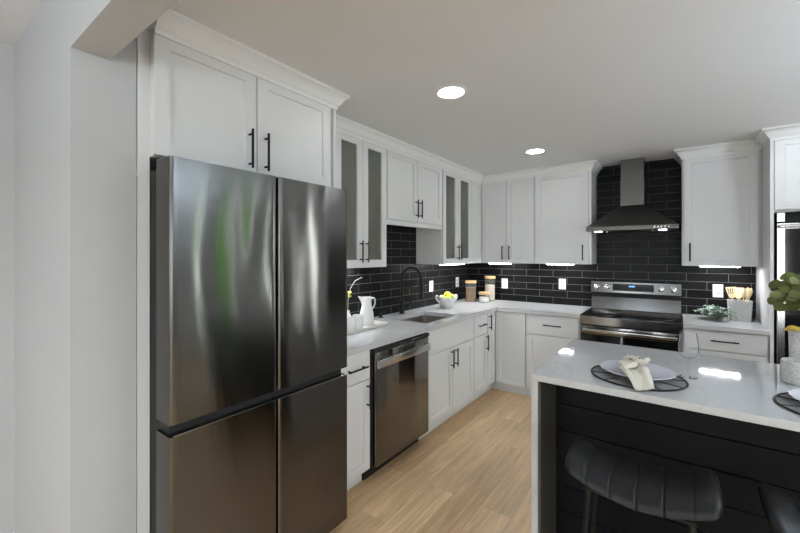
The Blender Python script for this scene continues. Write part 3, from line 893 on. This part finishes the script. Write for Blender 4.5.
mb.build('ring',M['linen'],c)
rr_=random.Random(3)
mb=MB()
for (fx,fy,fz) in ((rx-.015,ry+.03,.990),(rx+.028,ry+.012,.985),(rx+.004,ry-.006,.988)):
    for k in range(7):
        a=2*PI*k/7
        mb.sphere((fx+.012*math.cos(a),fy+.012*math.sin(a),fz+.003*math.sin(3*a)),.009,(1,1,.55),8,6)
    mb.sphere((fx,fy,fz+.005),.006,(1,1,1),8,6)
mb.build('flowers',M['linen'],c)
mb=MB()
for k in range(4):
    a=rr_.uniform(0,6.28); p=(rx+.005+.03*math.cos(a),ry+.02+.025*math.sin(a),.988)
    mb.sphere(p,.006,(1.2,.8,.5),8,6)
mb.build('leaves',M['stem'],c)

# wine glass
def wineglass(cx,cy):
    c=thing('wine_glass','tall stemmed clear wine glass standing on the island beside the plate','glass',(cx,cy,.9145))
    z=.9145
    MB().lathe([(.0,.0),(.034,.0),(.035,.0015),(.02,.004),(.006,.008),(.004,.014),(.0036,.075),(.006,.085),(.0,.086)],(cx,cy,z),32).build('stem',M['glass'],c)
    out=[(.004,.086),(.020,.090),(.033,.104),(.0385,.125),(.038,.150),(.034,.180),(.029,.208)]
    inn=[(.0275,.208),(.0325,.180),(.0365,.150),(.037,.125),(.0315,.105),(.019,.092),(.0004,.089)]
    MB().lathe(out+inn,(cx,cy,z),40,True,True).build('bowl',M['glass'],c)
wineglass(2.245,-2.335)

# pots and plant on the right end of the island
c=thing('pot','low speckled grey stone pot on the island','pot',(2.645,-2.145,.9145))
px_,py_=2.645,-2.145
MB().lathe([(.0,0),(.066,0),(.071,.006),(.072,.05),(.068,.094),(.063,.096),(.060,.094),(.060,.02),(.0,.02)],(px_,py_,.9145),40,False,False).build('vessel',M['speckle'],c)
c=thing('potted_plant','leafy olive-green plant in a tall white textured planter on the island','plant',(2.735,-1.975,.9145))
qx,qy=2.735,-1.975
MB().lathe([(.0,0),(.066,0),(.072,.006),(.076,.20),(.073,.204),(.068,.20),(.066,.17),(.0,.17)],(qx-.03,qy,.9145),40,False,False).build('planter',M['pebble'],c)
MB().lathe([(.0,.0),(.066,.0)],(qx-.03,qy,1.095),24,False,False).build('soil',M['dirt'],c)
def leafmesh(mb,base,tip,w,droop,nrm=Vector((0,0,1)),cup=.25,shape='heart'):
    base=Vector(base); tip=Vector(tip); d=(tip-base); ln=d.length; d.normalize()
    s=d.cross(nrm).normalized(); up=s.cross(d).normalized()
    n=8; m=5; V=[]
    for i in range(n+1):
        t=i/n
        if shape=='heart': ww=w*math.sin(PI*min(1,(t*.93+.07))**.72)**.9 if t<1 else 0
        elif shape=='round': ww=w*max(0,1-(2*t-1)**2)**.5*(1-.12*t) if 0<t<1 else 0
        else: ww=w*math.sin(PI*(t*.94+.03))
        row=[]
        for j in range(m):
            q=-1+2*j/(m-1)
            row.append(mb.bm.verts.new(base+d*ln*t+s*ww*q+up*(cup*abs(q)*ww-droop*t*t)))
        V.append(row)
    for i in range(n):
        for j in range(m-1): mb.bm.faces.new((V[i][j],V[i][j+1],V[i+1][j+1],V[i+1][j]))
rl=random.Random(11)
stems=MB(); lv=MB(); yl=MB()
for k in range(120):
    a=rl.uniform(0,2*PI); el=rl.uniform(-.25,1.25); R_l=rl.uniform(.08,.155)
    if k<46: a=PI+rl.uniform(-1.1,.9)
    hx=qx+R_l*math.cos(a)*math.cos(el); hy=qy+R_l*math.sin(a)*math.cos(el); hz=1.27+R_l*.85*math.sin(el)
    ctrl=(qx+.25*(hx-qx),qy+.25*(hy-qy),1.10+.7*(hz-1.10))
    stems.tube([(qx-.03+rl.uniform(-.03,.03),qy+rl.uniform(-.03,.03),1.09),ctrl,(hx,hy,hz)],.002,6)
    dirl=Vector((math.cos(a+rl.uniform(-.7,.7)),math.sin(a+rl.uniform(-.7,.7)),rl.uniform(-1.0,.1))).normalized()
    L_=rl.uniform(.040,.058)
    leafmesh(lv,(hx,hy,hz),Vector((hx,hy,hz))+dirl*L_,L_*rl.uniform(.44,.54),.008,Vector((rl.uniform(-.4,.4)-.1,rl.uniform(-1.1,-.4),.8)).normalized(),.18,'round')
for (b,t_) in (((qx-.04,qy-.05,1.115),(qx-.125,qy-.10,1.15)),((qx-.02,qy-.06,1.12),(qx-.07,qy-.14,1.11)),((qx-.07,qy-.03,1.13),(qx-.13,qy-.06,1.13))):
    leafmesh(yl,b,t_,.026,.01,Vector((-.2,-.5,1)).normalized())
stems.build('stems',M['stem'],c); lv.build('leaves',M['leaf'],c,recalc=False,angle=80)
o=yl.build('yellow_leaves',M['yleaf'],c,recalc=False,angle=80); o['label']='yellowed leaves low on the plant'

# ============================================================ COUNTER OBJECTS
# tray
c=thing('tray','long cream serving tray on the counter next to the refrigerator','tray',(.27,-2.44,.9145))
tx0,tx1,ty0,ty1=.160,.360,-2.72,-2.15
mb=MB(); z=.9145
mb.loops([rr(tx0+.012,tx1-.012,ty0+.012,ty1-.012,.015,z),rr(tx0,tx1,ty0,ty1,.02,z+.024),rr(tx0+.006,tx1-.006,ty0+.006,ty1-.006,.018,z+.024),rr(tx0+.02,tx1-.02,ty0+.02,ty1-.02,.012,z+.007)])
mb.build('base',M['trayw'],c)
# pitcher
def pitcher(cx,cy,z):
    c=thing('pitcher','white ceramic pitcher with handle standing on the cream tray','pitcher',(cx,cy,z))
    prof=[(r*1.16,z_*1.31) for r,z_ in [(.0,0),(.047,0),(.050,.004),(.051,.03),(.045,.075),(.033,.118),(.031,.14),(.036,.165),(.0365,.168),(.0345,.167),(.029,.14),(.031,.118),(.042,.075),(.047,.03),(.045,.006),(.0,.006)]]
    mb=MB(); seg=36; L=[]
    for r,zz in prof:
        ring=[]
        for i in range(seg):
            a=2*PI*i/seg
            k=max(0,math.cos(a-(-2.3)))**10*max(0,(zz-.157)/.059)*.026
            rr2=max(r,.0004)+k
            ring.append((cx+rr2*math.cos(a),cy+rr2*math.sin(a),z+zz+k*.3))
        L.append(ring)
    mb.loops(L); mb.build('body',M['ceramic'],c)
    a=.85; dx,dy=math.cos(a),math.sin(a)
    pts=[(cx+dx*r*1.16,cy+dy*r*1.16,z+h*1.31) for r,h in ((.034,.158),(.046,.164),(.056,.155),(.057,.132),(.050,.110),(.036,.098))]
    MB().tube(pts,.0062,10).build('handle',M['ceramic'],c)
pitcher(.235,-2.275,.9220)
def cup(cx,cy,label):
    c=tag(MB().lathe([(.0,0),(.033,0),(.037,.004),(.0415,.08),(.042,.098),(.040,.098),(.038,.08),(.034,.008),(.0,.007)],(cx,cy,.9220),32,False,False).build('cup',M['ceramic']),label,'cup','white cups on the tray')
cup(.262,-2.405,'small white ceramic cup on the tray next to the pitcher')
cup(.275,-2.508,'small white ceramic cup on the tray half hidden by the refrigerator')
# flower stem in a small vase behind the fridge edge
c=thing('bud_vase','thin flower stem with a yellow-green bloom in a small white vase beside the refrigerator','vase',(.125,-2.375,.9145))
MB().lathe([(.0,0),(.03,0),(.04,.03),(.03,.08),(.014,.11),(.017,.125),(.014,.125),(.011,.11),(.0,.10)],(.125,-2.375,.9145),28,False,False).build('vessel',M['ceramic'],c)
MB().tube([(.125,-2.375,1.0),(.126,-2.372,1.12),(.13,-2.35,1.21),(.135,-2.30,1.268),(.14,-2.225,1.292)],.0018,8).build('stem',M['oats'],c)
mb=MB(); rf=random.Random(5)
for k in range(9): mb.sphere((.135+rf.uniform(-.012,.012),-2.366+rf.uniform(-.012,.012),1.165+rf.uniform(-.02,.02)),.007,(1,1,1),8,6)
mb.build('bloom',M['flower'],c)

# fruit bowl
c=thing('fruit_bowl','white ceramic bowl with loop handles holding lemons and limes','bowl',(.225,-1.0,.9145))
fx,fy=.235,-1.0
mb=MB(); L=[]
for rxx,zz in ((.0004,0),(.050,0),(.058,.006),(.080,.050),(.098,.100),(.103,.112),(.098,.112),(.092,.098),(.074,.050),(.050,.012),(.0004,.010)):
    L.append([(fx+rxx*1.0*math.cos(2*PI*i/40),fy+rxx*1.0*math.sin(2*PI*i/40),.9145+zz+(.018*abs(math.cos(2*PI*i/40-1.0))**6 if zz>.09 else 0)) for i in range(40)])
mb.loops(L); mb.build('vessel',M['ceramic'],c)
for s in (-1,1):
    a=1.0; dx,dy=math.cos(a)*s,math.sin(a)*s
    pts=[(fx+dx*r-dy*q*s,fy+dy*r+dx*q*s,.9145+h) for r,h,q in ((.080,.055,-.0),(.104,.075,-.0),(.126,.105,0),(.128,.125,0),(.112,.132,0),(.098,.122,0))]
    MB().tube(pts,.007,10).build('handle',M['ceramic'],c)
def fruit(p,r,mat,label,cat,el=1.15):
    mb=MB().sphere(p,r,(el,1,1),20,14)
    if el>1.05:
        mb.sphere((p[0]+r*el*.98,p[1],p[2]),r*.22,(1,1,1),10,8)
    tag(mb.build(cat,mat),label,cat,'citrus in the white bowl')
fruit((fx-.040,fy-.030,1.018),.033,M['apple'],'pale green lime at the left of the fruit in the white bowl','lime',1.04)
fruit((fx+.008,fy+.004,1.050),.036,M['lemon'],'yellow lemon on top of the fruit in the white bowl','lemon')
fruit((fx+.040,fy-.040,1.017),.033,M['lime'],'yellow-green lime at the front of the fruit in the white bowl','lime',1.04)
fruit((fx-.025,fy+.050,1.016),.032,M['lemon'],'yellow lemon at the back of the white fruit bowl','lemon')
fruit((fx+.036,fy+.050,1.030),.029,M['lime'],'green lime at the right rim of the white fruit bowl','lime',1.04)
fruit((fx-.004,fy-.060,1.024),.023,M['lime'],'small green lime low at the rim of the white fruit bowl','lime',1.04)

# storage jars
def jar(cx,cy,r,h,fill,fh,label):
    c=thing('storage_jar',label,'jar',(cx,cy,.9145),'glass storage jars in the counter corner')
    z=.9145
    MB().lathe([(.0,0),(r*.95,0),(r,.004),(r,h),(r-.003,h),(r-.003,.006),(.0,.006)],(cx,cy,z),36,False,False).build('glass',M['glass'],c)
    MB().lathe([(.0,.0065),(r-.0045,.0065),(r-.0045,fh),(.0,fh+.004)],(cx,cy,z),32).build('contents',fill,c)
    MB().lathe([(.0,h+.0005),(r+.001,h+.0005),(r+.002,h+.003),(r+.002,h+.028),(r,h+.030),(.0,h+.030)],(cx,cy,z),36).build('lid',M['wood'],c)
jar(.205,-.36,.064,.222,M['brown'],.168,'glass jar of brown grain with a wooden lid, beside the fruit bowl')
jar(.360,-.325,.062,.090,M['sugar'],.062,'short glass jar of white powder with a wooden lid')
jar(.345,-.115,.063,.268,M['oats'],.190,'tallest glass jar, pale oats and wooden lid, at the back')

# utensil crock
c=thing('utensil_crock','pale grey ceramic utensil crock on the short counter beside the oven tower','crock',(2.62,-.19,.9145))
ux,uy=2.632,-.19
mb=MB()
mb.loops([rr(ux-.068,ux+.068,uy-.068,uy+.068,.03,.9145),rr(ux-.071,ux+.071,uy-.071,uy+.071,.03,.918),rr(ux-.078,ux+.078,uy-.078,uy+.078,.03,1.085),rr(ux-.073,ux+.073,uy-.073,uy+.073,.028,1.085),rr(ux-.066,ux+.066,uy-.066,uy+.066,.026,.925)])
mb.build('vessel',M['crock'],c)
def utensil(bx,by,tx,ty,tz,w,kind,label,rot=0.0):
    name={'slot':'slotted_spatula','flat':'wooden_spatula','spoon':'wooden_spoon'}[kind]
    b=Vector((bx,by,.926)); t=Vector((tx,ty,tz)); d=(t-b).normalized()
    s=Vector((1,rot,0)); s=(s-d*s.dot(d)).normalized(); n=d.cross(s)
    mb=MB()
    neck=b+d*((t-b).length-.095)
    mb.tube([b,neck],.0055,8)
    ln=.095
    if kind=='spoon':
        L=[]
        for i in range(13):
            q=i/12; ww=w*math.sqrt(max(.02,1-(2*q-1.0)**2))*(1.0 if q>.5 else .55+.9*q); 
            cc=neck+d*ln*q
            L.append([cc+s*ww*math.cos(2*PI*k/14)+n*(.004*math.sin(2*PI*k/14)-.010*math.sin(PI*q)*(1-abs(math.cos(2*PI*k/14)))) for k in range(14)])
        mb.loops(L)
    else:
        def quad(u0,u1,q0,q1):
            def ww(q): return w*(.45+.55*min(1,q*1.6))
            c0=[neck+d*ln*q0+s*ww(q0)*u0, neck+d*ln*q0+s*ww(q0)*u1, neck+d*ln*q1+s*ww(q1)*u1, neck+d*ln*q1+s*ww(q1)*u0]
            mb.loops([[p-n*.003 for p in c0],[p+n*.003 for p in c0]])
        if kind=='slot':
            quad(-1,1,0,.35); quad(-1,1,.88,1)
            for u in (-1,-.52,-.04,.44): quad(u,u+.28 if u<.4 else 1,.35,.88)
        else:
            for k in range(5): quad(-1,1,k/5,(k+1)/5)
    tag(mb.build(name,M['utensil'],None,angle=40),label,'spatula' if kind!='spoon' else 'spoon','wooden utensils in the crock')
utensil(ux-.03,uy-.02,ux-.060,uy-.03,1.198,0.034,'slot','slotted wooden spatula at the left of the utensil crock')
utensil(ux-.005,uy+.01,ux-.005,uy+.03,1.192,0.034,'flat','broad plain wooden spatula in the middle of the utensil crock')
utensil(ux+.015,uy-.025,ux+.024,uy-.045,1.195,0.019,'spoon','wooden spoon right next to the plain spatula in the crock',.5)
utensil(ux+.025,uy+.0,ux+.052,uy-.01,1.198,0.020,'spoon','wooden spoon between two others in the utensil crock',.6)
utensil(ux+.030,uy+.02,ux+.076,uy+.030,1.192,0.020,'spoon','wooden spoon leaning out nearest the oven tower',.7)

# eucalyptus sprigs
c=thing('eucalyptus_sprigs','bunch of grey-green eucalyptus sprigs lying on the counter beside the crock','greenery',(2.49,-.26,.9145))
st=MB(); lf=MB(); re=random.Random(21)
ox,oy=2.475,-.295
for k in range(64):
    a=re.uniform(PI*.45,2*PI-.1); ln=re.uniform(.09,.17); el=re.uniform(.2,1.45)
    pts=[]
    for i in range(7):
        t=i/6
        x=ox+ln*t*math.cos(a)*math.cos(el*(1-.3*t)); y=oy+.85*ln*t*math.sin(a)*math.cos(el*(1-.3*t))
        zz=.9165+.030*math.sin(PI*min(1,t*1.1))+ln*1.0*t*max(0,math.sin(el*(1-.35*t)))
        pts.append((x,y,max(.9165,zz)))
    if any(q[0]>2.540 and q[1]>-.31 for q in pts): continue
    st.tube(pts,.0014,5)
    for i in range(1,7):
        for s in (-1,1):
            p=Vector(pts[i]); d=Vector((math.cos(a+s*1.1+re.uniform(-.4,.4)),math.sin(a+s*1.1+re.uniform(-.4,.4)),re.uniform(0,.6))).normalized()
            leafmesh(lf,p,p+d*re.uniform(.018,.030),re.uniform(.006,.010),.002,Vector((re.uniform(-.5,.5),re.uniform(-.8,.2),1)).normalized(),.1,'oval')
st.build('stems',M['stem'],c); lf.build('leaves',M['euca'],c,recalc=False,angle=80)

# outlets
def outlet(mp,u,v,label,n=.0085):
    c=thing('wall_outlet',label,'outlet',mp(u,n,v),'white wall outlets on the black tile')
    mb=MB(); mb.loops([rect(mp,u-.037,u+.037,v-.059,v+.059,n),rect(mp,u-.037,u+.037,v-.059,v+.059,n+.004),rect(mp,u-.034,u+.034,v-.056,v+.056,n+.006)])
    mb.build('cover_plate',M['plastic'],c,smooth=False)
    for dv in (-.022,.022):
        mb=MB(); mb.loops([rect(mp,u-.017,u+.017,v+dv-.016,v+dv+.016,n+.005),rect(mp,u-.016,u+.016,v+dv-.015,v+dv+.015,n+.0085)])
        s=mb.build('socket',M['slot'],c,smooth=False)
        for du in (-.006,.006):
            mb=MB(); mb.loops([rect(mp,u+du-.001,u+du+.001,v+dv-.005,v+dv+.006,n+.008),rect(mp,u+du-.001,u+du+.001,v+dv-.005,v+dv+.006,n+.0089)])
            sub(mb,'slot',M['gap'],s,smooth=False)
outlet(mapL,-.945,1.128,'white double outlet on black tile above the fruit bowl')
outlet(mapL,-.335,1.138,'white outlet on the black side-wall tile above the brown-grain jar')
outlet(mapB,.492,1.122,'white outlet on the black back-wall tile beside the tallest jar')
outlet(mapB,1.160,1.146,'white outlet on the black tile just left of the range')
outlet(mapB,2.502,1.145,'white outlet on the black tile above the eucalyptus sprigs')

# under-cabinet lights
def strip(x0,x1,y0,y1,label,z=UB):
    c=thing('under_cabinet_light',label,'light',((x0+x1)/2,(y0+y1)/2,z-.012),'led strips under the wall cabinets')
    MB().box(x0,x1,y0,y1,z-.004,z-.0005).build('housing',M['plastic'],c,smooth=False)
    MB().box(x0+.004,x1-.004,y0+.004,y1-.004,z-.007,z-.0045).build('diffuser',M['led'],c,smooth=False)
strip(1.06,1.33,-.295,-.235,'thin lit strip under the wall cabinet just left of the hood')
strip(2.36,2.63,-.295,-.235,'thin lit strip under the wall cabinet above the utensil crock')
strip(.40,.66,-.295,-.235,'thin lit strip under the two-door wall cabinet above the storage jars')
strip(.05,.11,-2.62,-2.22,'hidden lit strip added under the glass-door cabinet beside the refrigerator')  # kept out of sight, added to brighten the tray and cups
strip(.235,.295,-1.16,-.70,'thin lit strip under the glass-door cabinet above the fruit bowl')

# recessed lights
def downlight(x,y,z,label):
    c=thing('recessed_light',label,'ceiling light',(x,y,z-.01),'recessed ceiling lights')
    MB().lathe([(.072,-.0005),(.092,-.0005),(.090,-.006),(.074,-.006)],(x,y,z),40,False,False).build('trim_ring',M['plastic'],c)
    MB().lathe([(.0,-.0015),(.0725,-.0015),(.0725,-.004),(.0,-.004)],(x,y,z),40).build('lens',M['lamp'],c)
downlight(1.16,-2.596,CZ,'round recessed ceiling light nearer the camera, large in view')
downlight(1.174,-1.063,CZ,'round recessed ceiling light farther away, over the range corner')
for k,(x,y) in enumerate(((4.1,-3.3),(3.0,-1.06),(4.5,-1.3))):
    downlight(x,y,CZ,['round recessed ceiling light beyond the island end outside the frame','round recessed ceiling light before the oven tower outside the frame','round recessed ceiling light by the side window outside the frame'][k])
for k,(x,y) in enumerate(((1.6,-6.2),(3.8,-6.2))):
    downlight(x,y,LZ,['round recessed ceiling light behind the camera outside the frame','round recessed living-room ceiling light by the sliding window outside the frame'][k])
# uplighter fixtures added unseen, to lift the ceilings with bounced light
def bouncelight(x,y,watts,label):
    c=thing('bounce_fill_lamp',label,'added fill light',(x,y,0))
    MB().lathe([(.0,0),(.15,0),(.15,.012),(.02,.03),(.0,.03)],(x,y,0),36).build('base',M['black'],c)
    MB().cyl((x,y,.0305),(x,y,1.62),.012).build('pole',M['black'],c)
    MB().lathe([(.015,1.62),(.06,1.63),(.19,1.70),(.25,1.765),(.245,1.765),(.185,1.706),(.055,1.637),(.0,1.63)],(x,y,0),40,True,False).build('bowl_shade',M['plastic'],c)
    ld=bpy.data.lights.new('bounce_area','AREA'); ld.shape='DISK'; ld.size=.44; ld.energy=watts; ld.color=(0.76,0.92,1.09)
    lo=bpy.data.objects.new('bounce_area',ld); col.objects.link(lo); lo.parent=c
    lo.location=(0,0,1.755); lo.rotation_euler=(PI,0,0)
bouncelight(4.3,-2.6,92,'black uplighter on a stand with a white bowl, added unseen beyond the island')
bouncelight(1.6,-6.0,48,'black uplighter on a stand with a white bowl, added unseen in the living room')
